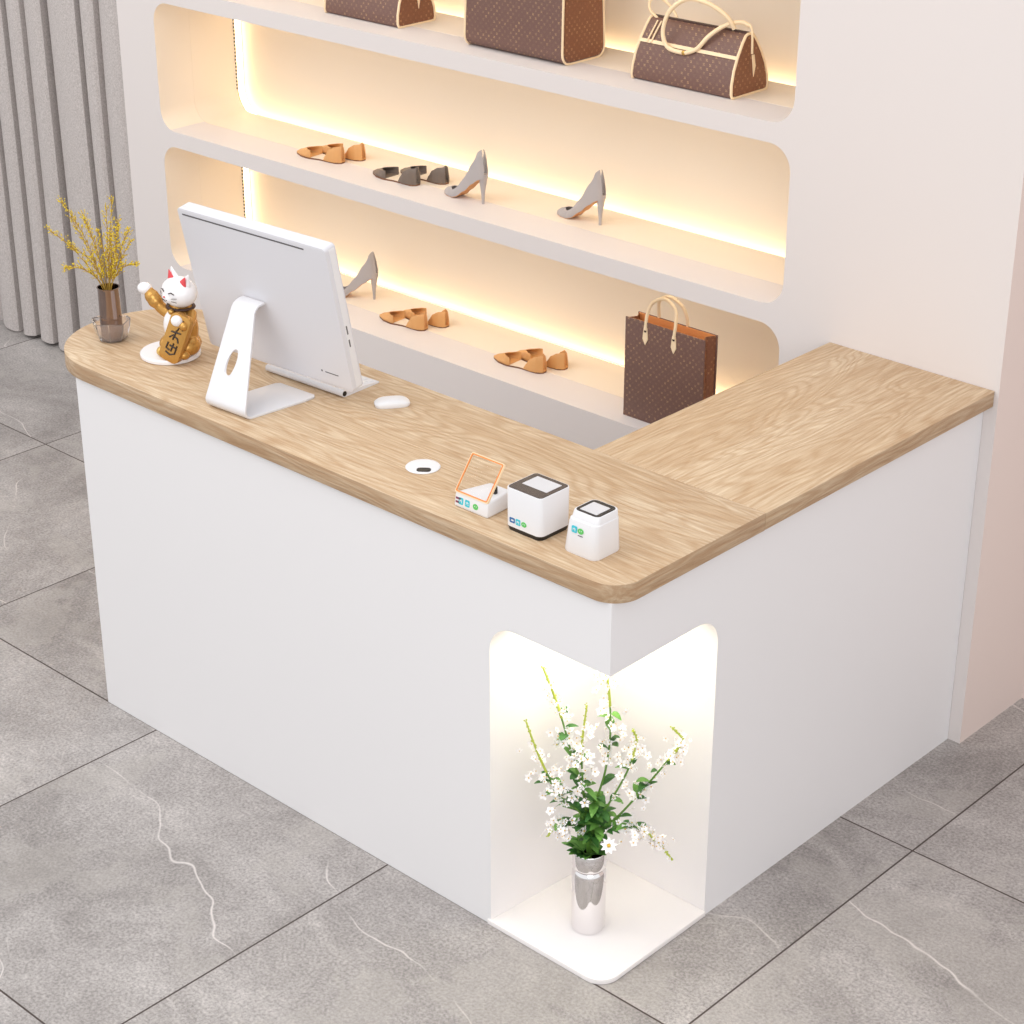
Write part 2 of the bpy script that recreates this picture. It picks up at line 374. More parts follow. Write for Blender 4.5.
# ------------------------------------------------------------ led strips in the gap behind each niche floor and beside its left wall
names = ('top', 'middle', 'lowest')
for (a, b_), nm in zip(NZ, names):
    yb = WY+.303
    root = empty('led_strip', (NX0, yb, a), 0, 'warm glowing LED strip recessed around the back of the %s niche' % nm, 'light strip')
    L = NX1-NX0; H = b_-a
    bm = bmesh.new(); path = []
    # runs down the left side, round the lower corner and along the floor, inside the gap
    for i in range(5): path.append((-.0, H - (H-NR)*i/4))
    for i in range(1, 9):
        t = PI + PI/2*i/8; path.append((NR+NR*math.cos(t), NR+NR*math.sin(t)))
    path.append((L, 0))
    inner, outer = [], []
    for i, (px, pz) in enumerate(path):
        p = Vector((px, pz)); q = Vector(path[min(i+1, len(path)-1)]) - Vector(path[max(i-1, 0)]); q.normalize()
        nrm = Vector((q.y, -q.x))              # points out of the opening, into the wall
        o1 = p + nrm*(-.0) ; o1 = p - Vector((-q.y, q.x))*.023
        v1 = bm.verts.new((o1.x, .024, o1.y)); v2 = bm.verts.new((o1.x, .046, o1.y))
        inner.append(v1); outer.append(v2)
    for i in range(len(path)-1): bm.faces.new((inner[i], inner[i+1], outer[i+1], outer[i]))
    from_bm('diode_strip', bm, LED, root, recalc=False)
    cl = box('fill_bar', .25, L-.15, (-.247 if nm == 'top' else -.235), (-.213 if nm == 'top' else -.222), H-.0035, H-.0005, LEDFILL, root)  # unseen bar added to brighten the shelf, wider in the top niche
    tag(cl, 'slim added fill light bar under the niche ceiling')
    # dark dashes of the mounting channel seen against the glow on the left edge
    bm = bmesh.new(); k = 0
    z = H-.012
    while z > NR:
        bm_box(bm, -.0006, .0040, -.0035, .0, z-.0052, z); z -= .0112
    from_bm('channel', bm, DARKG, root)

# ------------------------------------------------------------ curtain
creases = [-4.02, -3.90, -3.795, -3.685, -3.58, -3.383, -3.272, -3.13, -3.02]
depth = [.03, .16, .20, .14, .22, .26, .10, .06, .03]
cw = [.022, .03, .035, .022, .06, .045, .022, .02, .02]
bm = bmesh.new(); cols = []
xs = []
ov = [.004, .010, .012, .006, .020, .016, .006, .004, .003]       # how far each pleat laps over the next fold
for i in range(len(creases)-1):
    a, b_ = creases[i], creases[i+1]
    L_ = b_-a
    xs.append((a-ov[i], 1.325+depth[i]))                              # bottom of the fold, tucked behind the pleat on its left
    xs.append((a+ov[i]*.3, 1.325+depth[i]*.45))
    for t in (.0, .04, .10, .2, .35, .5, .65, .8, .9, .96, 1.0):
        x = a+ov[i]*1.5+.004 + (L_+ov[i+1]*1.0-ov[i]*1.5-.006)*t
        xs.append((x, 1.325 + .020*(1-t)**2 + .010*max(0, 1-t/.06) - .012*math.sin(PI*t) + .006*max(0, (t-.9)/.1)))
zs = [0.012 + 2.45*j/10 for j in range(11)]
for j, z in enumerate(zs):
    f = 1 - .05*(z/2.4)
    cols.append([bm.verts.new((x + .006*math.sin(z*2.1+x*9), 1.335 + (y-1.335)*(1.0-.18*z/2.4) + .004*math.sin(z*3+x*5), z + (.01*math.sin(x*23) if j == 0 else 0)*.5)) for x, y in xs])
for j in range(len(zs)-1):
    for i in range(len(xs)-1): bm.faces.new((cols[j][i], cols[j][i+1], cols[j+1][i+1], cols[j+1][i]))
cur = from_bm('curtain', bm, LINEN, None, False)
for p in cur.data.polygons: p.use_smooth = True
sd = cur.modifiers.new('s', 'SOLIDIFY'); sd.thickness = .0012; bake(cur)
cur.data.set_sharp_from_angle(angle=math.radians(28))
tag(cur, 'floor length grey linen curtain hanging in deep pleats left of the display wall', 'curtain')

# ============================================================ RECEPTION COUNTER
counter = empty('reception_counter', (-.6, .2, 0), 0, 'white L shaped reception counter body with a lit corner niche on the grey tiled floor', 'counter')
bm = bmesh.new()
Lout = [(-1.598, 0), (0, 0), (0, WY-.001), (-.40, WY-.001), (-.40, .41), (-1.598, .41)]
bot = [bm.verts.new((x, y, .0)) for x, y in Lout]; top = [bm.verts.new((x, y, CT-.0375)) for x, y in Lout]
bm.faces.new(bot[::-1]); bm.faces.new(top)
for i in range(6): bm.faces.new((bot[i], bot[(i+1) % 6], top[(i+1) % 6], top[i]))
body = from_bm('cabinet_body', bm, BODY)
NW, ND, NT = .310, .3235, .7122
c1 = plate('cut1', rrect(-NW, .1, -.05, NT, .062, 12, (0, 0, 0, 1)), [], -.1, ND, NICHEW, axes='xz')
c2 = plate('cut2', rrect(-.1, ND, -.05, NT, .062, 12, (0, 0, 1, 0)), [], -NW-.1, .1, NICHEW, axes='yz')
for v_ in c1.data.vertices:
    if v_.co.x < -.2: v_.co.x += .030*max(0, v_.co.y)/ND
bo = c1.modifiers.new('i', 'BOOLEAN'); bo.operation = 'INTERSECT'; bo.object = c2; bo.solver = 'EXACT'; bake(c1)
body.data.materials.append(NICHEW)
bo = body.modifiers.new('d', 'BOOLEAN'); bo.operation = 'DIFFERENCE'; bo.object = c1; bo.solver = 'EXACT'; bake(body)
bpy.data.objects.remove(c1); bpy.data.objects.remove(c2)
body.data.materials.clear(); body.data.materials.append(BODY); body.data.materials.append(NICHEW)
for p in body.data.polygons:
    c = p.center
    p.material_index = 1 if (-NW-.002 < c.x < -.0005 and .0005 < c.y < ND+.002 and c.z < NT+.002 and c.z > 0.0005) else 0
    p.use_smooth = False
body.parent = counter; body.location = -Vector(counter.location)
nb = plate('niche_floor', rrect(-NW+.0005, .004, -.004, ND-.0005, .045, 10, (0, 1, 0, 0)), [], 0.0005, .0115, NICHEW, counter, bv=.001)
nb.location = -Vector(counter.location)
lt = box('niche_light', -.235, -.085, .085, .235, NT-.006, NT-.0005, LEDN, counter, .002); lt.location = -Vector(counter.location)
tag(lt, 'warm glowing square light in the niche ceiling')

def edge_band(o):  # side faces of a countertop take the band with painted-in shade
    o.data.materials.append(EDGE); o.data.materials.append(EDGEY_SHADE)
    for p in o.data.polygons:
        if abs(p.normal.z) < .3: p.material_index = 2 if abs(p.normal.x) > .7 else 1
end = [(-1.56+.205*math.cos(a), .208+.2175*math.sin(a)) for a in [PI/2 + PI*i/28 for i in range(29)]]
o = plate('countertop', end + rrect(-1.5, .0222, -.0095, .4255, .058, 12, (0, 1, 0, 0))[1:-1] + [(.0222, .4255)], [], CT-.0375, CT, WOODX, bv=.0022)
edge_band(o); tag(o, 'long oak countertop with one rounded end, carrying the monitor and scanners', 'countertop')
o = box('countertop', -.413, .0222, .4262, WY-.0005, CT-.0375, CT, WOODY, None, .0018)
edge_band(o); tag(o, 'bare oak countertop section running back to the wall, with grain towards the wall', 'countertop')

# ============================================================ MONITOR, KEYBOARD, MOUSE, GROMMET
mon = empty('desktop_computer', (-1.137, .2149, CT), .052, 'white all-in-one desktop computer seen from behind on its bent metal stand', 'computer')
PR = dict(loc=(0.001, 0, .044), rot=(.205, 0, 0))
def in_panel(o): o.parent = mon; o.location = PR['loc']; o.rotation_euler = PR['rot']; return o
MW, MH, MD = .2225, .342, .031
hs = plate('housing', rrect(-MW, MW, 0, MH, .009, 6), [], 0, MD, ALUB, axes='xz', bv=.004); in_panel(hs)
sc_ = in_panel(plate('screen', rrect(-MW+.012, MW-.012, .07, MH-.012, .004, 4), [], MD-.001, MD+.0008, BLACK, axes='xz'))
ef = in_panel(plate('edge_band', rrect(-MW-.0008, MW+.0008, -.0008, MH+.0008, .0125, 6), [rrect(-MW+.001, MW-.001, .001, MH-.001, .011, 6)], .011, MD-.004, WHITE, axes='xz'))
in_panel(box('vent_slot', -MW+.014, .160, -.0007, .002, MH-.0150, MH-.0118, DARKG))
for z0, z1 in ((.135, .155), (.105, .122)): in_panel(box('port', MW+.0005, MW+.0014, .015, .018, z0, z1, DARKG))
bm = bmesh.new(); bm_box(bm, .135, .139, -.0006, .001, .030, .034)
x = .147
random.seed(4)
while x < .183:
    wd = random.choice((.0012, .002, .0028)); bm_box(bm, x, x+wd, -.0006, .001, .0305, .0325); x += wd+.0007
in_panel(from_bm('printed_marks', bm, DARKG))
# stand: a bent strip, foot -> curve -> leaf -> hinge
path = [(.006, .0025, .104, .046), (-.002, .0025, .120, .046), (-.03, .0025, .124, .043), (-.09, .0025, .124, .034), (-.166, .0026, .122, .024)]
for i in range(1, 8):
    t = i/8*2.05
    path.append((-.166-.0165*math.sin(t), .0026+.0165*(1-math.cos(t)), .122, .023))
y0_, z0_ = path[-1][0], path[-1][1]
for i in range(1, 13):
    t = i/12; path.append((y0_+(-.068-y0_)*t, z0_+(.188-z0_)*t, .122-.052*t, .023-.054*t))
path += [(-.062, .196, .069, -.031), (-.054, .201, .068, -.031), (-.036, .203, .068, -.031)]
bm = bmesh.new(); rings = []
for i, (y, z, wd, cx) in enumerate(path):
    a = path[max(i-1, 0)]; b_ = path[min(i+1, len(path)-1)]
    t = Vector((b_[0]-a[0], b_[1]-a[1])).normalized(); n = Vector((-t.y, t.x))*.0022
    ring = []
    for sx in (-1, 1):
        for sn in ((-1, 1) if sx < 0 else (1, -1)):
            ring.append(bm.verts.new((cx+sx*wd/2, y+n.x*sn, z+n.y*sn)))
    rings.append(ring)
for i in range(len(rings)-1):
    for k in range(4): bm.faces.new((rings[i][k], rings[i][(k+1) % 4], rings[i+1][(k+1) % 4], rings[i+1][k]))
bm.faces.new(rings[0][::-1]); bm.faces.new(rings[-1])
st = from_bm('stand', bm, ALU)
bm = bmesh.new(); bmesh.ops.create_cone(bm, cap_ends=True, segments=40, radius1=1, radius2=1, depth=.1, matrix=Matrix.Translation((-.005, -.127, .098)) @ Matrix.Rotation(-PI/2+.50, 4, 'X') @ Matrix.Diagonal((.0135, .0150, 1, 1)))
ct = from_bm('ct', bm, ALU)
bo = st.modifiers.new('d', 'BOOLEAN'); bo.operation = 'DIFFERENCE'; bo.object = ct; bo.solver = 'EXACT'; bake(st); bpy.data.objects.remove(ct)
bevel(st, .0009, 2, 50); st.parent = mon

kb = empty('keyboard', (-1.108, .262, CT), .05, 'slim white wireless keyboard lying partly under the desktop computer', 'keyboard')
bm = bmesh.new(); bm_tube(bm, [(-.1195, 0, .0082), (.1195, 0, .0082)], .0078, 20); from_bm('battery_tube', bm, ALU, kb, True)
bm = bmesh.new()
for q in ((-.1195, .004, .0), (.1195, .004, .0), (.1195, .108, .0), (-.1195, .108, .0), (-.1195, .004, .012), (.1195, .004, .012), (.1195, .108, .0035), (-.1195, .108, .0035)): bm.verts.new(q)
bm.verts.ensure_lookup_table()
for f in ((0, 1, 2, 3), (4, 7, 6, 5), (0, 4, 5, 1), (1, 5, 6, 2), (2, 6, 7, 3), (3, 7, 4, 0)): bm.faces.new([bm.verts[i] for i in f])
from_bm('keyboard_plate', bm, ALU, kb)
for sx in (-1, 1): tube('end_cap', [(sx*.1192, 0, .0082), (sx*.1203, 0, .0082)], .0058, BLACK, kb, 16)
bm = bmesh.new()
for r_ in range(5):
    for c_ in range(13):
        x0 = -.111+c_*.0172; y0 = .018+r_*.0168; zt = .0112-(y0-.004)*.082
        bm_box(bm, x0, x0+.0145, y0, y0+.0138, zt-.001, zt+.0012)
tag(from_bm('keycaps', bm, WHITE, kb), kind='stuff')

bm = bmesh.new()
mw, ml = .0225, .0385; rings = []
zt = [(.000, .96), (.003, 1.0), (.009, .99), (.0125, .90), (.0150, .6), (.0156, .2)]
for z, k in zt:
    rings.append([bm.verts.new((mw*k*math.copysign(abs(math.cos(a))**.6, math.cos(a)), ml*k*math.copysign(abs(math.sin(a))**.6, math.sin(a)), z*(1-.35*(math.sin(a)*k)**2 if z > .005 else 1))) for a in [2*PI*i/32 for i in range(32)]])
for i in range(len(rings)-1):
    for k in range(32): bm.faces.new((rings[i][k], rings[i][(k+1) % 32], rings[i+1][(k+1) % 32], rings[i+1][k]))
bm.faces.new(rings[0][::-1]); bm.faces.new(rings[-1])
mo = from_bm('computer_mouse', bm, WHITE, None, True, loc=(-.8835, .309, CT+.0002), rot=(0, 0, -.62))
tag(mo, 'small white low profile mouse to the right of the keyboard', 'mouse')

gr = empty('cable_grommet', (-.6065, .1275, CT), 0, 'round white cable grommet with a dark slot set flush in the countertop', 'grommet')
lathe('ring', [(.001, .0001), (.0345, .0001), (.0355, .0012), (.034, .0026), (.030, .0030), (.001, .0030)], WHITE, gr)
slot = [(.0035+.011*math.cos(a), -.0085+.0048*math.sin(a)+(.006 if math.sin(a) > .1 else 0)) for a in [2*PI*i/24 for i in range(24)]]
so = plate('cable_slot', rrect(-.0145, .0145, -.0100, .0100, .008, 6), [], .0025, .0034, BLACK, gr); so.location = (.0150, -.0125, 0); so.rotation_euler = (0, 0, .70)

# ============================================================ SCANNERS
def icon(name, parent, cx, cz, s, m, kind, yoff=-.0004):
    t0, t1 = yoff-.0005, yoff+.0006
    if kind == 'bubble':
        pl = [(cx+s*.5*math.cos(a), cz+s*.42*math.sin(a)) for a in [2*PI*i/20 for i in range(20)]]
        o = plate(name, pl, [], t0, t1, m, parent, axes='xz')
        bm = bmesh.new()
        for dx in (-.14, .16): bmesh.ops.create_uvsphere(bm, u_segments=8, v_segments=6, radius=s*.07, matrix=Matrix.Translation((cx+dx*s, t0, cz+s*.05)))
        from_bm('icon_mark', bm, WHITE, o)
    elif kind == 'frame':
        o = plate(name, rrect(cx-s*.5, cx+s*.5, cz-s*.42, cz+s*.42, s*.15, 4), [rrect(cx-s*.25, cx+s*.3, cz-s*.16, cz+s*.14, s*.06, 3)], t0, t1, m, parent, axes='xz')
    elif kind == 'stripes':
        bm = bmesh.new()
        bm_box(bm, cx-s*.5, cx+s*.5, t0, t1, cz+s*.12, cz+s*.42); bm_box(bm, cx-s*.5, cx+s*.3, t0, t1, cz-s*.42, cz-s*.12)
        o = from_bm(name, bm, m, parent)
    else:
        o = plate(name, rrect(cx-s*.45, cx+s*.45, cz-s*.5, cz+s*.5, s*.18, 4), [], t0, t1, m, parent, axes='xz')
        bm = bmesh.new()
        bm_tube(bm, [(cx-s*.22, t0, cz-s*.2), (cx, t0, cz+s*.25), (cx+s*.22, t0, cz-s*.25)], s*.05, 6)
        bm_tube(bm, [(cx-s*.25, t0, cz+s*.08), (cx+s*.25, t0, cz+s*.08)], s*.05, 6)
        from_bm('icon_mark', bm, WHITE, o)
    return o
def loft_rr(name, secs, m, parent, n=6):
    """secs: (z, half x, half y, radius, cx, cy)"""
    bm = bmesh.new(); rings = []
    for z, hx, hy, r, cx, cy in secs: rings.append([bm.verts.new((x+cx, y+cy, z)) for x, y in rrect(-hx, hx, -hy, hy, r, n)])
    K = len(rings[0])
    for i in range(len(rings)-1):
        for k in range(K): bm.faces.new((rings[i][k], rings[i][(k+1) % K], rings[i+1][(k+1) % K], rings[i+1][k]))
    bm.faces.new(rings[0][::-1]); bm.faces.new(rings[-1])
    return from_bm(name, bm, m, parent, True)
bx = empty('payment_scanner', (-.2525, .0815, CT), 0, 'white cube payment scanner with a dark glass top and black base, middle of three devices', 'scanner'); bx.scale = (1.06, 1.06, 1.0)
loft_rr('base', [(0, .0405, .0385, .011, 0, 0), (.009, .0425, .0405, .012, 0, 0)], BLACK, bx)
loft_rr('housing', [(.009, .0425, .0405, .012, 0, 0), (.0855, .0425, .0405, .010, 0, 0), (.0872, .0418, .0398, .0095, 0, 0)], WHITE, bx)
loft_rr('glass_top', [(.0868, .0402, .0382, .007, 0, 0), (.0880, .0398, .0378, .007, 0, 0)], BROWNBLK, bx)
loft_rr('scan_window', [(.0875, .0290, .0205, .001, .0015, .0078), (.0884, .0290, .0205, .001, .0015, .0078)], SCREENW, bx)
for cx, m_, k_ in ((-.0250, BLUE, 'frame'), (-.0110, CYAN, 'card'), (.0030, GREEN, 'bubble')): icon('app_icon', bx, cx, .023, .0125, m_, k_, -.0405)
cn = empty('payment_scanner', (-.1205, .0845, CT), 0, 'small tapered white payment scanner nearest the rounded counter corner', 'scanner'); cn.scale = (1.09, 1.09, 1.04)
loft_rr('housing', [(0, .0365, .0350, .014, 0, 0), (.003, .0375, .0360, .014, 0, 0), (.055, .0335, .0325, .012, .0005, .0025), (.063, .0322, .0315, .011, .001, .0035), (.0645, .0303, .0300, .010, .0014, .0045), (.0765, .0290, .0288, .010, .0018, .0060), (.0780, .0280, .0278, .0095, .0018, .0060)], WHITE, cn)
loft_rr('window_frame', [(.0776, .0262, .0260, .009, .0018, .0060), (.0788, .0258, .0256, .009, .0018, .0060)], BLACK, cn)
loft_rr('scan_window', [(.0784, .0185, .0180, .001, .0018, .0035), (.0793, .0185, .0180, .001, .0018, .0035)], SCREENW, cn)
for cx, m_, k_ in ((-.0130, CYAN, 'card'), (.0010, GREEN, 'bubble')):
    o = icon('app_icon', cn, cx, .047, .0125, m_, k_, 0); o.location = (0, -.0349, 0); o.rotation_euler = (-.066, 0, 0)
o = box('caption_mark', -.004, .006, -.0006, .0005, .0375, .0388, DARKG, cn); o.location = (0, -.0349, 0); o.rotation_euler = (-.066, 0, 0)

ws = empty('qr_scanner', (-.3925, .0425, CT), .0, 'low white code scanner with a tilted orange-edged clear panel, left of the cube scanner', 'scanner'); ws.scale = (1.06, 1.06, 1.08)
bm = bmesh.new()
P0 = [(-.0425, 0), (.0425, 0), (.0400, .0690), (-.0130, .0690)]
P1 = [(-.0405, .003), (.0410, .003), (.0385, .0660), (-.0110, .0660)]
hh = [.0285, .0285, .034, .034]
b0 = [bm.verts.new((*q, 0)) for q in P0]; b1 = [bm.verts.new((*q, h)) for q, h in zip(P1, hh)]
bm.faces.new(b0[::-1]); bm.faces.new(b1)
for k in range(4): bm.faces.new((b0[k], b0[(k+1) % 4], b1[(k+1) % 4], b1[k]))
o = from_bm('housing', bm, WHITE, ws); bevel(o, .004, 3)
th = .655
PL = dict(loc=(.0, .003, .0275), rot=(-th, 0, 0))
o = plate('panel_frame', rrect(-.0405, .0405, 0, .0775, .004, 4), [rrect(-.0372, .0372, .0033, .0742, .002, 3)], -.0022, .0022, VACH, ws, axes='xz'); o.location = PL['loc']; o.rotation_euler = PL['rot']
o2 = plate('frame_edge', rrect(-.0390, .0390, .0016, .0759, .003, 4), [rrect(-.0366, .0366, .0040, .0735, .002, 3)], -.0030, -.0012, ORANGE, ws, axes='xz'); o2.location = PL['loc']; o2.rotation_euler = PL['rot']
o3 = plate('clear_panel', rrect(-.0373, .0373, .0032, .0743, .002, 3), [], -.0006, .0006, CLEAR, ws, axes='xz'); o3.location = PL['loc']; o3.rotation_euler = PL['rot']
box('sensor', .020, .028, .036, .043, .029, .045, BLACK, ws, .001)
for cx, m_, k_ in ((-.0310, MAROON, 'stripes'), (-.0245, CYAN, 'card'), (-.0085, CYAN, 'card'), (.0120, GREEN, 'bubble')):
    o = icon('app_icon', ws, cx, .0140, .0130, m_, k_, .0002); o.rotation_euler = (-.10, 0, 0)

# ============================================================ LUCKY CAT
cat = empty('lucky_cat_figurine', (-1.4360, .1835, CT), .32, 'gold and white beckoning cat figurine on a white disc, holding a golden tablet', 'figurine')
cat.scale = (1.12, 1.12, 1.06)
disc = lathe('disc_base', [(0, 0), (.059, 0), (.0615, .002), (.0615, .008), (.059, .0103), (0, .0103)], CATW, cat); disc.location = (-.027, -.0043, 0)
bm = bmesh.new()
bm_ball(bm, (0, .008, .062), (.032, .029, .052)); bm_ball(bm, (0, .006, .100), (.027, .024, .026))
bm_ball(bm, (0, .010, .030), (.036, .031, .024))
for sx in (-1, 1):
    bm_ball(bm, (sx*.026, -.008, .030), (.017, .026, .020))
for k in range(7):   # raised right arm
    t = k/6; bm_ball(bm, (-.026-.038*t, -.006-.004*t, .098+.016*t+.026*t*t), .0135-.0025*t+(.004 if k in (4, 5) else 0), 12, 8)
for k in range(7):   # left arm bent round the tablet
    t = k/6; a = t*PI*.62; bm_ball(bm, (.028+.015*math.sin(a)-.004*t, -.002-.044*t, .100-.010*math.sin(a)), .0125-.002*t, 12, 8)
o = from_bm('robed_body', bm, GOLD)
rm = o.modifiers.new('r', 'REMESH'); rm.mode = 'VOXEL'; rm.voxel_size = .0025; rm.use_smooth_shade = True
sm = o.modifiers.new('s', 'SMOOTH'); sm.factor = .6; sm.iterations = 4; bake(o); o.data.materials.clear(); o.data.materials.append(GOLD); o.parent = cat
ball('belly', (-.008, -.0095, .073), (.0235, .0215, .036), CATW, cat)
for sx, z_ in ((-1, .020), (1, .020)): ball('foot', (sx*.027, -.034, z_), (.0105, .013, .0105), GOLDL if sx < 0 else GOLD, cat)
ball('raised_paw', (-.073, -.011, .146), (.0150, .0135, .0130), CATW, cat)
ball('held_paw', (.024, -.048, .1010), (.0125, .0110, .0120), CATW, cat)
tube('collar', [(.028*math.cos(a), .004+.024*math.sin(a), .112) for a in [2*PI*i/28 for i in range(29)]], .0034, DBROWN, cat, 8)
ball('bell', (-.004, -.024, .108), .0065, BRASS, cat)
bm = bmesh.new()
bm_ball(bm, (0, 0, .145), (.0400, .0335, .0325), 28, 18)
bm_ball(bm, (-.0015, -.024, .138), (.0170, .0130, .0120), 18, 12)
o = from_bm('head', bm, CATW, None, True)
rm = o.modifiers.new('r', 'REMESH'); rm.mode = 'VOXEL'; rm.voxel_size = .0018; rm.use_smooth_shade = True
sm = o.modifiers.new('s', 'SMOOTH'); sm.factor = .6; sm.iterations = 5; bake(o); o.data.materials.clear(); o.data.materials.append(CATW); o.parent = cat
head = o
for sx in (-1, 1):
    bm = bmesh.new(); bmesh.ops.create_cone(bm, cap_ends=True, segments=18, radius1=.0150, radius2=.0012, depth=.026, matrix=Matrix.Translation((sx*.0225, .001, .1805)) @ Matrix.Rotation(sx*.38, 4, 'Y') @ Matrix.Diagonal((1, .6, 1, 1)))
    er = from_bm('ear', bm, CATW, cat, True)
    bm = bmesh.new(); bmesh.ops.create_cone(bm, cap_ends=True, segments=16, radius1=.0100, radius2=.0010, depth=.019, matrix=Matrix.Translation((sx*.0225, -.0060, .1795)) @ Matrix.Rotation(sx*.38, 4, 'Y') @ Matrix.Diagonal((1, .42, 1, 1)))
    from_bm('inner_ear', bm, CATR, er, True)
    tube('closed_eye', [(sx*.0075, -.0335, .152), (sx*.0135, -.0318, .1555), (sx*.0200, -.0292, .1525)], .0011, INK, head, 6)
    for dz in (0, .006): tube('whisker', [(sx*.016, -.0330, .137+dz), (sx*.026, -.0268, .136+dz*1.5)], .0006, INK, head, 5)
ball('nose', (-.0015, -.0372, .1425), (.0026, .0018, .0018), CATR, head)
tube('mouth', [(-.009, -.0355, .137), (-.005, -.0372, .134), (-.0015, -.0375, .137), (.002, -.0372, .134), (.006, -.0355, .137)], .0008, INK, head, 6)
for o_ in list(cat.children):
    if o_.name.startswith(('head', 'ear', 'closed_eye', 'nose')): o_.rotation_euler.z = -.34; o_.rotation_euler.y = .10; o_.location = (-.008, 0, .004); 
# golden tablet leaning against the belly, with brush-stroke characters
tb = plate('tablet', rrect(-.0235, .0235, 0, .108, .012, 6), [], -.008, .008, GOLD, cat, axes='xz', bv=.0015)
tb.location = (.000, -.050, .0100); tb.rotation_euler = (-.14, .32, -.05)
strokes = [
    [(-.006, .096), (-.009, .084), (.004, .086), (.001, .074)], [(-.010, .090), (.008, .092)], [(.006, .099), (.010, .078)],
    [(-.009, .066), (.009, .070)], [(.000, .073), (-.002, .050)], [(-.009, .052), (-.004, .060), (.006, .056), (.009, .048)],
    [(-.008, .041), (-.009, .027), (-.002, .025)], [(.002, .043), (.001, .024)], [(.009, .041), (.009, .022), (.001, .016), (-.008, .019)], [(-.004, .036), (.007, .035)]]
bm = bmesh.new()
for s_ in strokes: bm_tube(bm, [(x_*1.25, -.0082, z_) for x_, z_ in s_], .0019, 6)
from_bm('brushed_characters', bm, INK, tb)

# ============================================================ YELLOW TWIGS IN SMOKED VASE
RT = Vector((.7317, .6817, 0)); FW = Vector((-.6817, .7317, 0)); UP = Vector((0, 0, 1))
yv = empty('bud_vase', (-1.640, .140, CT), 0, 'slender smoked mirror vase set in a faceted crystal cup at the rounded counter end', 'vase')
lathe('glass_tube', [(0, .004), (.0235, .004), (.0245, .008), (.0255, .040), (.0245, .124), (.0265, .128), (.0238, .128), (.0225, .120), (.0225, .012), (0, .012)], SMOKECH, yv)
bm = bmesh.new(); n = 8; secs = [(.028, 0), (.034, .004), (.042, .030), (.045, .046)]; rings = []
for r, z in secs: rings.append([bm.verts.new((r*math.cos(2*PI*k/n), r*math.sin(2*PI*k/n), z+(.006*(k % 2) if z > .04 else 0))) for k in range(n)])
for r, z in ((.0405, .044), (.0375, .030), (.029, .0062)): rings.append([bm.verts.new((r*math.cos(2*PI*k/n), r*math.sin(2*PI*k/n), z+(.006*(k % 2) if z > .04 else 0))) for k in range(n)])
for i in range(len(rings)-1):
    for k in range(n): bm.faces.new((rings[i][k], rings[i][(k+1) % n], rings[i+1][(k+1) % n], rings[i+1][k]))
bm.faces.new(rings[0][::-1]); bm.faces.new(rings[-1])
from_bm('crystal_cup', bm, CRYSTAL, yv)
rim = Vector((-1.640, .140, CT+.122))
random.seed(11)
bunch = empty('dried_flower_bunch', rim + Vector((0, 0, -.11)), 0, 'loose bunch of thin ochre sprigs with tiny yellow buds in the smoked vase', 'dried flowers')
tips = [(-54, 62), (-42, 86), (-30, 52), (-17, 80), (-44, 18), (-8, 55), (5, 84), (12, 92), (18, 74), (4, 48), (24, 45), (31, 28), (14, 60), (-22, 66), (27, 62), (-35, 70)]
for du, dv in tips:
    dep = random.uniform(-.05, .05)
    tip = RT*(du/455) + UP*(dv/440) + FW*dep
    base = Vector((random.uniform(-.007, .007), random.uniform(-.007, .007), -.108))
    root = empty('sprig', (0, 0, 0)); root.parent = bunch
    off = Vector((0, 0, .11))
    exitp = Vector((tip.x, tip.y, 0))*.10
    if exitp.length > .014: exitp *= .014/exitp.length
    mid = exitp + (tip-exitp)*.5 + UP*(.02 if abs(du) > 25 else .008) + RT*random.uniform(-.006, .006)
    sp = spline([base+off, exitp+off, mid+off, tip+off], 8)
    bm = bmesh.new(); bm_tube(bm, sp, [.0011-.0006*i/(len(sp)-1) for i in range(len(sp))], 5)
    buds = bmesh.new()
    for k in range(10, len(sp)):
        for r_ in range(4):
            p = Vector(sp[k]); d = (Vector(sp[k])-Vector(sp[k-1])).normalized()
            side = Vector((random.uniform(-1, 1), random.uniform(-1, 1), random.uniform(-.3, 1))).normalized()
            ln = random.uniform(.008, .026)*(1.2-(k-10)/(len(sp)-10)*.5)
            e = p + (side*.6+d*.8).normalized()*ln
            bm_tube(bm, [p, (p+e)/2+Vector((0, 0, .001)), e], .00045, 4)
            for b_ in range(2):
                q = p.lerp(e, random.uniform(.55, 1.05)); bmesh.ops.create_icosphere(buds, subdivisions=1, radius=random.uniform(.0008, .0019), matrix=Matrix.Translation(q))
    from_bm('twig', bm, TWIG, root, True); from_bm('buds', buds, YEL, root, True)

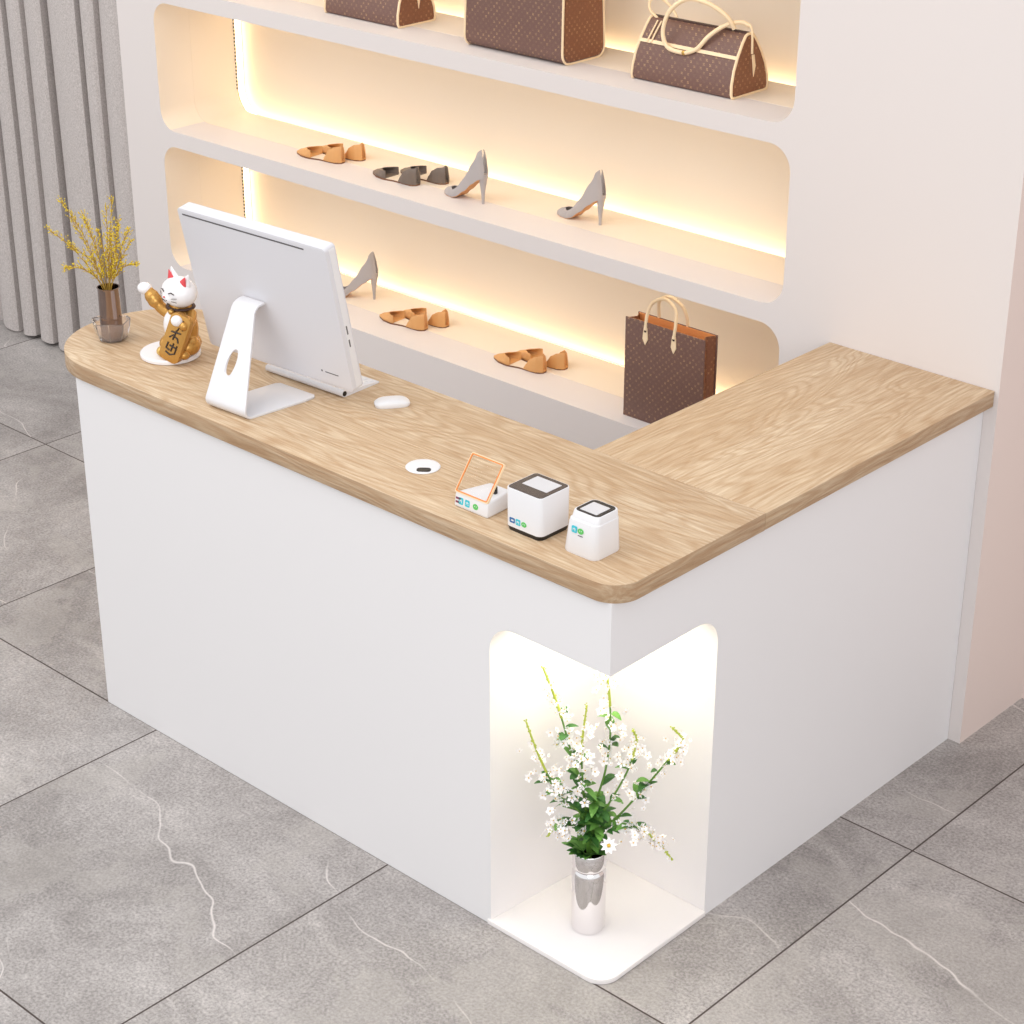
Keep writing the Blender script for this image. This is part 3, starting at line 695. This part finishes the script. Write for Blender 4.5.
# ============================================================ TALL CHROME VASE WITH WHITE FLOWERS
TVX, TVY, TVZ = -.1440, .1215, .0115
tv = empty('chrome_vase', (TVX, TVY, TVZ), 0, 'tall mirror chrome cylinder vase with a grooved neck in the lit corner niche', 'vase')
lathe('vase_body', [(0, .0), (.0315, .0), (.0345, .004), (.0352, .010), (.0352, .136), (.0335, .143), (.0305, .147), (.0335, .1515), (.0352, .156), (.0345, .188), (.0335, .1895), (.0318, .188), (.0315, .160), (.0270, .147), (.031, .134), (.031, .01), (0, .01)], CHROME, tv, 56)
VR = Vector((TVX, TVY, TVZ+.187))
PX = lambda u, v, d=0.0: RT*((u-589)/480) + UP*((851-v)/412) + FW*d      # offset from the vase rim
random.seed(5)
def leaf(bm, p, d, ln, wd, droop=.3):
    d = d.normalized(); s = d.cross(UP)
    if s.length < .1: s = Vector((1, 0, 0))
    s.normalize(); nrm = s.cross(d); K = 5; L_ = []; R_ = []; C_ = []
    for i in range(K+1):
        t = i/K; c = p + d*ln*t - UP*droop*ln*t*t; ww = wd*math.sin(PI*min(1, t*.92+.04))**.8*(1-.25*t)
        C_.append(bm.verts.new(c)); L_.append(bm.verts.new(c+s*ww+nrm*ww*.35)); R_.append(bm.verts.new(c-s*ww+nrm*ww*.35))
    for i in range(K):
        bm.faces.new((C_[i], C_[i+1], L_[i+1], L_[i])); bm.faces.new((R_[i], R_[i+1], C_[i+1], C_[i]))
def blossom(bm, bm2, p, r):
    ax = Vector((random.uniform(-1, 1), random.uniform(-1.2, .4), random.uniform(-.2, 1))).normalized()
    a = ax.orthogonal().normalized(); b_ = ax.cross(a); off = random.uniform(0, 6)
    for k in range(5):
        t = off+2*PI*k/5; d = a*math.cos(t)+b_*math.sin(t); sd = ax.cross(d)
        v = [bm.verts.new(p+d*r*.12), bm.verts.new(p+d*r*.6+sd*r*.36+ax*r*.18), bm.verts.new(p+d*r*1.05+ax*r*.3), bm.verts.new(p+d*r*.6-sd*r*.36+ax*r*.18)]
        bm.faces.new(v)
    bmesh.ops.create_icosphere(bm2, subdivisions=1, radius=r*.17, matrix=Matrix.Translation(p+ax*r*.12))
branches = [  # label, pixel-plane guide points (tip first), depth, blossom count
    ('white flowering stem reaching up to the upper left, tallest on the left side', [(543, 681), (556, 712), (570, 757), (583, 815)], .02, 30),
    ('white flowering stem leaning to the far left of the bouquet', [(527, 718), (541, 757), (560, 795), (582, 826)], -.03, 30),
    ('short upright flowering stem with a yellow-green tip left of the bouquet centre', [(584, 711), (580, 750), (582, 790), (587, 826)], .0, 26),
    ('tall central flowering stem with a hooked yellow tip near the niche top', [(588, 681), (602, 690), (607, 735), (603, 775), (591, 826)], .045, 44),
    ('short stem with a curled green tip just right of the bouquet centre', [(627, 734), (631, 745), (624, 772), (606, 806), (592, 828)], .0, 22),
    ('flowering stem arching to the far right with a curled lime tip', [(665, 737), (675, 749), (662, 766), (640, 792), (612, 822), (594, 832)], .02, 30),
    ('low flowering stem drooping to the right with a lime tip', [(667, 847), (652, 832), (634, 822), (612, 826), (594, 838)], -.045, 34),
    ('low bushy stem with a small white flower cluster hanging on the left', [(548, 826), (556, 820), (570, 822), (586, 836)], -.04, 30),
]
bouquet = empty('flower_bouquet', VR + Vector((0, 0, -.165)), 0, 'loose bouquet of white flowering stems and green leaves in the chrome vase', 'flowers')
for lab, guide, dep, nb_ in branches:
    root = empty('flowering_stem', (0, 0, 0)); root.parent = bouquet; tag(root, lab)
    off = Vector((0, 0, .165))
    pts = []
    G = guide[::-1]
    for i, (u, v) in enumerate(G):
        k = i/(len(G)-1); q = PX(u, v, dep*k)
        if i == 0 : q = Vector((q.x*.6, q.y*.6, max(q.z, .003)))
        pts.append(q+off)
    b0 = Vector((pts[0].x*.4, pts[0].y*.4, .004))
    sp = spline([b0] + pts, 9); K = len(sp); st0 = 9
    cut = int(K*.66)
    tube('stem', sp[:cut+1], [.0027-.0008*i/cut for i in range(cut+1)], STEM, root, 7)
    bm = bmesh.new(); tp = sp[cut:]; bm_tube(bm, tp, [.0029-.0012*i/max(1, len(tp)-1) for i in range(len(tp))], 6)
    for i in range(1, len(tp)):
        for r_ in range(3):
            q = Vector(tp[i]) + Vector((random.uniform(-1, 1), random.uniform(-1, 1), random.uniform(-.3, 1)))*.003
            bmesh.ops.create_icosphere(bm, subdivisions=1, radius=random.uniform(.0010, .0020), matrix=Matrix.Translation(q))
    from_bm('stem_tip', bm, LIME, root, True)
    lv = bmesh.new(); lv2 = bmesh.new()
    for k in range(5):
        a = random.uniform(0, 2*PI); d = Vector((math.cos(a), math.sin(a), random.uniform(.5, 1.3)))
        leaf(lv if k % 2 else lv2, Vector((.012*math.cos(a), .012*math.sin(a), .160)), d, random.uniform(.040, .052), random.uniform(.009, .013), random.uniform(.05, .3))
    hi = int(st0+(K-st0)*.55)
    for k in range(24):
        i = random.randint(st0+1, hi) if k > 9 else random.randint(st0-1, st0+5)
        p = Vector(sp[i]); a = random.uniform(0, 2*PI)
        d = Vector((math.cos(a), math.sin(a), random.uniform(.15, 1.2)))
        leaf(lv if random.random() < .62 else lv2, p, d, random.uniform(.028, .050)*(1-.45*(i-st0)/(K-st0)), random.uniform(.007, .012), random.uniform(.1, .7))
    if len(lv.verts): from_bm('leaves', lv, LEAF, root, True, recalc=False)
    else: lv.free()
    if len(lv2.verts): from_bm('leaves', lv2, LEAF2, root, True, recalc=False)
    else: lv2.free()
    bl = bmesh.new(); ps = bl
    for k in range(int(nb_*2.3)):
        i = random.randint(st0+int((K-st0)*.30), K-7)
        fr = (i-st0)/(K-st0); sprd = .026*(1.15-fr)+.006
        p = Vector(sp[i]) + Vector((random.gauss(0, 1), random.gauss(0, 1), random.gauss(0, .7)))*sprd*.62
        blossom(bl, ps, p, random.uniform(.0060, .0120)*(1.15-.5*fr))
    fb = from_bm('blossoms', bl, [PETAL, PISTIL], root, False, recalc=False)
    for p_ in fb.data.polygons:
        if len(p_.vertices) == 3: p_.material_index = 1
# one open daisy-like bloom at the rim
root = empty('open_bloom', Vector((0, 0, .165)) + PX(606, 829, -.06)); root.parent = bouquet; tag(root, 'open white bloom with a yellow eye')
bm = bmesh.new(); ax = Vector((.45, -.6, .66)).normalized(); a = ax.orthogonal().normalized(); b_ = ax.cross(a)
for k in range(9):
    t = 2*PI*k/9; d = a*math.cos(t)+b_*math.sin(t); sd = ax.cross(d)*.0042
    bm.faces.new([bm.verts.new(q) for q in (d*.002, d*.010+sd+ax*.002, d*.018, d*.010-sd+ax*.002)])
from_bm('petals', bm, PETAL, root, recalc=False); ball('eye', ax*.0015, .0038, PISTIL, root, seg=10, rings=8)
tube('stalk', [(0, 0, 0), tuple(-ax*.01), tuple(Vector((0, 0, .160))-root.location)], .0010, STEM, root, 6)

# ============================================================ SHOES
def interp(tab, s):
    if s <= tab[0][0]: return tab[0][1]
    for (a, x0), (b_, x1) in zip(tab, tab[1:]):
        if s <= b_:
            t = (s-a)/(b_-a); t = t*t*(3-2*t)*.5 + t*.5; return x0+(x1-x0)*t
    return tab[-1][1]
def shell(name, parent, m, L, s0, s1, wt, sz, top, rim, xb=None, n=22, th=.0022, ins=None):
    """an upper: U-shaped cross-sections from s0 to s1; rim = half width of the opening as a share of the half width"""
    bm = bmesh.new(); rings = []
    for i in range(n+1):
        s = s0+(s1-s0)*i/n; x = s*L; w_ = interp(wt, s); z0 = interp(sz, s); zt = z0+interp(top, s); r = interp(rim, s)
        dx = interp(xb, s) if xb else 0
        rw = w_*r; iw = max(w_-th, .0004); irw = max(min(rw, iw)-th*.2, 0.0)
        prof = [(0, z0, 0), (w_*.92, z0, 0), (w_*1.0, z0+(zt-z0)*.25, 0), (w_*.985+(rw-w_)*.25, z0+(zt-z0)*.66, dx*.4), (w_*.55+rw*.45, z0+(zt-z0)*.90, dx*.8), (rw, zt, dx)]
        prof += [(irw, zt-th*.9, dx), (iw*.5+irw*.5, z0+(zt-z0)*.80, dx*.8), (iw*.95, z0+(zt-z0)*.45, dx*.3), (iw*.86, z0+th*1.2, 0), (0, z0+th*1.2, 0)]
        right = [(x+q[2], q[0], q[1]) for q in prof]; left = [(x+q[2], -q[0], q[1]) for q in prof[1:-1]][::-1]
        rings.append([bm.verts.new(q) for q in right+left])
    K = len(rings[0])
    for i in range(n):
        for k in range(K): bm.faces.new((rings[i][k], rings[i][(k+1) % K], rings[i+1][(k+1) % K], rings[i+1][k]))
    bm.faces.new(rings[0][::-1]); bm.faces.new(rings[-1])
    bmesh.ops.remove_doubles(bm, verts=bm.verts, dist=1e-5)
    return from_bm(name, bm, m, parent, True)
def slab(name, parent, m, L, wt, sz, t, k=1.0, s0=0.0, s1=1.0, n=24):
    bm = bmesh.new(); R_ = []
    for i in range(n+1):
        s = s0+(s1-s0)*i/n; x = s*L; w_ = interp(wt, s)*k; z = interp(sz, s)
        R_.append([bm.verts.new(q) for q in ((x, -w_, z), (x, w_, z), (x, w_, z+t), (x, -w_, z+t))])
    for i in range(n):
        for j in range(4): bm.faces.new((R_[i][j], R_[i][(j+1) % 4], R_[i+1][(j+1) % 4], R_[i+1][j]))
    bm.faces.new(R_[0][::-1]); bm.faces.new(R_[-1])
    return from_bm(name, bm, m, parent, True)
WT = [(0, .003), (.06, .011), (.2, .023), (.36, .0275), (.6, .0195), (.8, .0195), (.92, .019), (.98, .0135), (1, .007)]
def flat_shoe(mu, label, group=None):
    L = .180; root = empty('ballet_flat', (0, 0, 0), 0, label, 'shoe', group)
    sz = [(0, 0), (1, 0)]; sz2 = [(0, .0035), (1, .0035)]
    slab('sole', root, SOLE, L, WT, sz, .0040, 1.02)
    slab('insole', root, TANIN, L, WT, [(0, .004), (1, .004)], .0012, .97, .05, .97)
    shell('toe_cap', root, mu, L, 0.0, .42, [(a, b_*1.05) for a, b_ in WT], sz2, [(0, .004), (.1, .013), (.24, .021), (.34, .023), (.42, .024)], [(0, 0), (.20, .0), (.27, .42), (.36, .80), (.42, .97)])
    shell('heel_cup', root, mu, L, .68, 1.0, [(0, .0225), (.70, .0225), (.8, .0245), (.9, .022), (.96, .0165), (1, .009)], sz2, [(.68, .004), (.72, .016), (.80, .034), (.90, .044), (1, .046)], [(.70, .98), (.8, .9), (.92, .74), (1.0, .42)], [(.70, 0), (.9, -.001), (1, -.003)], 22)
    return root
def pump(label):
    L = .160; root = empty('high_heel_pump', (0, 0, 0), 0, label, 'shoe')
    sz = [(0, .002), (.28, .002), (.38, .006), (.55, .026), (.75, .052), (.9, .068), (1, .073)]
    WP = [(0, .004), (.05, .012), (.16, .021), (.32, .0245), (.55, .0175), (.8, .0180), (.92, .0165), (.98, .0120), (1, .0075)]
    shell('upper', root, SUEDE, L, 0, 1, WP, sz, [(0, .008), (.08, .018), (.2, .024), (.3, .020), (.45, .026), (.6, .038), (.8, .058), (.92, .074), (1, .077)],
          [(0, 0), (.17, 0), (.22, .45), (.32, .86), (.5, .97), (.8, .92), (.94, .8), (1, .4)], [(0, 0), (.6, 0), (.85, -.001), (1, -.013)], 40)
    slab('outsole', root, TSOLE, L, WP, [(a, b_-.0016) for a, b_ in sz], .0022, .90, .02, .93)
    pts = []; rad = []
    for k in range(9):
        t = k/8; z = .084*(1-t); pts.append((L*(.93-.005*t), 0, z)); rad.append(.0105*(1-t)**1.6+.0036)
    bm = bmesh.new(); bm_tube(bm, pts, rad, 14); from_bm('stiletto_heel', bm, SUEDE, root, True)
    return root
def place(o, x, y, z, rz): o.location = (x, y, z); o.rotation_euler = (0, 0, rz); return o
Z2, Z3, Z1 = .947, .513, 1.380
def pair(mu, colname, where, toe, rz, z, dx, dy, rz2, first=None):
    la = '%s flat %s, shoe nearer the shelf edge' % (colname, where); lb = '%s flat %s, shoe nearer the back panel' % (colname, where)
    a = flat_shoe(mu, la) if first is None else copy_tree(first); b_ = copy_tree(a)
    a['label'] = la; b_['label'] = lb; a['group'] = b_['group'] = 'pair of flats ' + where
    place(a, toe[0], toe[1], z, rz); place(b_, toe[0]+dx, toe[1]+dy, z, rz2)
    return a
fa = pair(TANL, 'tan', 'on the middle shelf', (-2.371, 1.362), .09, Z2, .024, .060, .08)
pair(PEWTER, 'dark pewter', 'on the middle shelf', (-2.058, 1.371), .0, Z2, .050, .060, .02)
pair(TANL, 'tan', 'at the left of the lowest shelf', (-2.058, 1.380), .06, Z3, .028, .060, .05, fa)
pair(TANL, 'tan', 'nearest the tote on the lowest shelf', (-1.588, 1.370), .06, Z3, .026, .060, .05, fa)
p1 = pump('grey suede stiletto beside the dark pewter flats on the middle shelf'); place(p1, -1.778, 1.377, Z2, -.03)
p2 = copy_tree(p1); p2['label'] = 'grey suede stiletto standing alone at the right of the middle shelf'; place(p2, -1.424, 1.446, Z2, .0)
p3 = copy_tree(p1); p3['label'] = 'grey suede stiletto on the lowest shelf, partly behind the computer'; place(p3, -2.312, 1.409, Z3, .42)

# ============================================================ HANDBAGS
def prof_loft(name, parent, m, prof, x0, x1, caps=True, n=1, shrink=0.0):
    bm = bmesh.new(); rings = []
    zmax = max(q[1] for q in prof)
    for i in range(n+1):
        t = i/n
        rings.append([bm.verts.new((x0+(x1-x0)*t + (shrink*(q[1]/zmax) if i == 0 else -shrink*(q[1]/zmax) if i == n else 0), q[0], q[1])) for q in prof])
    K = len(prof)
    for i in range(n):
        for k in range(K): bm.faces.new((rings[i][k], rings[i][(k+1) % K], rings[i+1][(k+1) % K], rings[i+1][k]))
    if caps: bm.faces.new(rings[0][::-1]); bm.faces.new(rings[-1])
    return from_bm(name, bm, m, parent, True)
def end_pieces(root, prof, x0, x1, shrink, rad=.0035):
    zmax = max(q[1] for q in prof); c = Vector((sum(q[0] for q in prof)/len(prof), sum(q[1] for q in prof)/len(prof)))
    for sx, xx in ((-1, x0), (1, x1)):
        loop = [(xx-sx*shrink*q[1]/zmax, q[0], q[1]+(rad*.6 if q[1] < .002 else 0)) for q in prof]; loop += loop[:2]
        tube('piping', loop, rad, VACH, root, 8)
        bm = bmesh.new(); vs0 = []; vs1 = []
        for q in prof:
            f = .93; y_ = c.x+(q[0]-c.x)*f; z_ = c.y+(q[1]-c.y)*f; xq = xx-sx*shrink*z_/zmax
            vs0.append(bm.verts.new((xq-sx*.001, y_, z_))); vs1.append(bm.verts.new((xq+sx*.0015, y_, z_)))
        bm.faces.new(vs0[::-1]); bm.faces.new(vs1)
        for k in range(len(prof)): bm.faces.new((vs0[k], vs0[(k+1) % len(prof)], vs1[(k+1) % len(prof)], vs1[k]))
        from_bm('end_panel', bm, BROWNR, root)
def doctor_bag(label, W):
    root = empty('handbag', (0, 0, 0), 0, label, 'handbag')
    half = [(-.060, 0), (-.067, .003), (-.0705, .012), (-.0690, .034), (-.0600, .066), (-.0440, .098), (-.0260, .126), (-.0140, .140), (-.0060, .1430)]
    prof = half + [(-a, b_) for a, b_ in half[::-1]]
    sh = .008
    prof_loft('body', root, BROWNC, prof, -W/2, W/2, True, 1, sh)
    end_pieces(root, prof, -W/2, W/2, sh)
    # belt across the front and back faces, dark seam at the frame mouth
    for s in (-1, 1):
        bm = bmesh.new()
        q0, q1 = (-.0488, .089), (-.0448, .0965)
        for x0, x1 in ((-W/2+.005, W/2-.005),):
            v = [bm.verts.new(q) for q in ((x0, s*-q0[0]*-1, q0[1]), (x1, s*-q0[0]*-1, q0[1]), (x1, s*-q1[0]*-1, q1[1]), (x0, s*-q1[0]*-1, q1[1]))]
            o_ = Vector((0, -s*.0022, .0010)); v2 = [bm.verts.new(k.co+o_) for k in v]
            for k in range(4): bm.faces.new((v[k], v[(k+1) % 4], v2[(k+1) % 4], v2[k]))
            bm.faces.new(v[::-1]); bm.faces.new(v2)
        from_bm('belt', bm, VACH, root)
    box('frame_mouth', -W/2+.009, W/2-.009, -.006, .006, .141, .1465, DBROWN, root, .001)
    for xx in (-W/2+.030, -W/2+.042):
        tube('strap_end', [(xx, -.0515, .091), (xx+.004, -.0370, .115), (xx+.007, -.0200, .139)], .0022, VACH, root, 8)
    return root
def bagC(label, W, loc):
    r = doctor_bag(label, W); r.location = loc
    cx, cy, cz = loc
    wp = lambda x, y, z: (x-cx, y-cy, z-cz)
    # front handle flopped forward into a ring, rear handle lying along the mouth, tab on the end
    front = spline([(-.005+.000, -.055, .083), (-.050, -.060, .090), (-.069, -.058, .125), (-.055, -.052, .175), (-.010, -.045, .208), (.045, -.035, .205), (.092, -.022, .180), (.108, -.010, .150)], 8)
    tube('handle', front, .0054, VACH, r, 10)
    rear = spline([(.000, -.056, .084), (.030, -.050, .098), (.055, -.038, .130), (.085, -.016, .156), (.118, .000, .166), (.140, .005, .160)], 8)
    tube('handle', rear, .0054, VACH, r, 10)
    tube('strap_loop', spline([(-.128, -.006, .140), (-.150, -.010, .158), (-.152, -.006, .180), (-.128, .004, .186), (-.098, .010, .166), (-.080, .008, .146)], 8), .0036, VACH, r, 10)
    tube('end_strap', spline([(.140, .004, .163), (W/2-.001, .000, .152), (W/2+.003, -.002, .115), (W/2+.004, -.002, .098)], 6), .0030, VACH, r, 8)
    bm = bmesh.new()
    v = [(W/2+.0055, -.0055, .096), (W/2+.0055, .0030, .096), (W/2+.0095, .0040, .070), (W/2+.0095, -.0015, .045), (W/2+.0095, -.0055, .070)]
    a = [bm.verts.new(q) for q in v]; b_ = [bm.verts.new((q[0]+.0022, q[1], q[2])) for q in v]
    bm.faces.new(a[::-1]); bm.faces.new(b_)
    for k in range(5): bm.faces.new((a[k], a[(k+1) % 5], b_[(k+1) % 5], b_[k]))
    from_bm('zip_tab', bm, VACH, r)
    ball('clasp', (-.004, -.0575, .084), (.007, .004, .006), BRASS, r)
    return r
bagC('brown monogram handbag with looped pale handles at the right of the top shelf', .306, (-.953, 1.4240, Z1))
bagC('brown monogram handbag with pale piped ends, at the left of the top shelf', .292, (-2.062, 1.4150, Z1))
# boxy travel bag
root = empty('travel_bag', (-1.478, 1.4060, Z1), 0, 'tall boxy brown monogram travel bag in the middle of the top shelf', 'bag')
prof = [(-p[1]*0+p[0], p[1]) for p in rrect(-.0800, .0800, 0, .235, .03, 6)]
prof = [(y*(1-.10*max(0, z-.08)/.155) if y < 0 else y*(1-.10*max(0, z-.08)/.155), z) for y, z in prof]
o = prof_loft('body', root, BROWNC, prof, -.1700, .1700, True, 1, .004)
end_pieces(root, prof, -.1700, .1700, .004, .0030)
box('zip', -.150, .150, -.004, .004, .2335, .2375, BRASS, root, .001)
for s in (-1, 1):
    tube('handle', spline([(-.060, s*.062, .185), (-.060, s*.058, .235), (-.045, s*.045, .285), (0, s*.040, .305), (.045, s*.045, .285), (.060, s*.058, .235), (.060, s*.062, .185)], 6), .0048, VACH, root, 10)
# open tote
TX0, TX1, TY0, TY1, TH = -1.0660, -.8095, 1.3065, 1.3600, .2718
root = empty('tote_bag', ((TX0+TX1)/2, (TY0+TY1)/2, Z3), 0, 'brown monogram open tote with orange lining on the lowest shelf by the return counter', 'tote bag')
hw, hd = (TX1-TX0)/2, (TY1-TY0)/2
box('front_panel', -hw, hw, -hd, -hd+.004, 0, TH, BROWNC, root, .001)
box('back_panel', -hw, hw, hd-.004, hd, 0, TH, BROWNC, root, .001)
box('bottom_panel', -hw+.001, hw-.001, -hd+.004, hd-.004, 0.0005, .006, DBROWN, root)
for s in (-1, 1):
    bm = bmesh.new(); x = s*(hw-.004); xi = s*(hw-.016); pr = [(x, -hd+.004), (xi, 0), (x, hd-.004)]
    pr2 = [(a-s*.003, b_) for a, b_ in pr[::-1]]; pl = pr+pr2
    bot_ = [bm.verts.new((a + (s*.006 if abs(a-xi) < .004 or True else 0)*(1-0), b_, .004)) if i in (1, 4) else bm.verts.new((a, b_, .004)) for i, (a, b_) in enumerate(pl)]
    top_ = [bm.verts.new((a, b_, TH-.002)) for a, b_ in pl]
    K = len(pl)
    for k in range(K): bm.faces.new((bot_[k], bot_[(k+1) % K], top_[(k+1) % K], top_[k]))
    bm.faces.new(bot_[::-1]); bm.faces.new(top_)
    from_bm('gusset', bm, BROWNR, root)
box('lining_front', -hw+.006, hw-.006, -hd+.004, -hd+.006, .01, TH-.001, ORL, root)
box('lining_back', -hw+.006, hw-.006, hd-.006, hd-.004, .01, TH-.001, ORL, root)
for s in (-1, 1):
    c = -.0145
    tube('handle', spline([(c-.0460, s*(hd+.002), TH-.020), (c-.0460, s*(hd-.004), TH+.020), (c-.036, s*(hd-.012), TH+.052), (c, s*(hd-.016), TH+.069), (c+.036, s*(hd-.012), TH+.052), (c+.0460, s*(hd-.004), TH+.020), (c+.0460, s*(hd+.002), TH-.020)], 8), .0044, VACH, root, 10)
    for k in (-1, 1):
        cx = c+k*.046
        hexa = [(cx-.0055, TH-.014), (cx+.0055, TH-.014), (cx+.0065, TH-.024), (cx+.0085, TH-.044), (cx, TH-.060), (cx-.0085, TH-.044), (cx-.0065, TH-.024)]
        tb_ = plate('handle_tab', hexa, [], s*(hd+.001)-.0015, s*(hd+.001)+.0015, VACH, root, axes='xz')
        ball('rivet', (cx, s*(hd+.003), TH-.022), (.004, .002, .004), DBROWN, tb_, seg=10, rings=8)
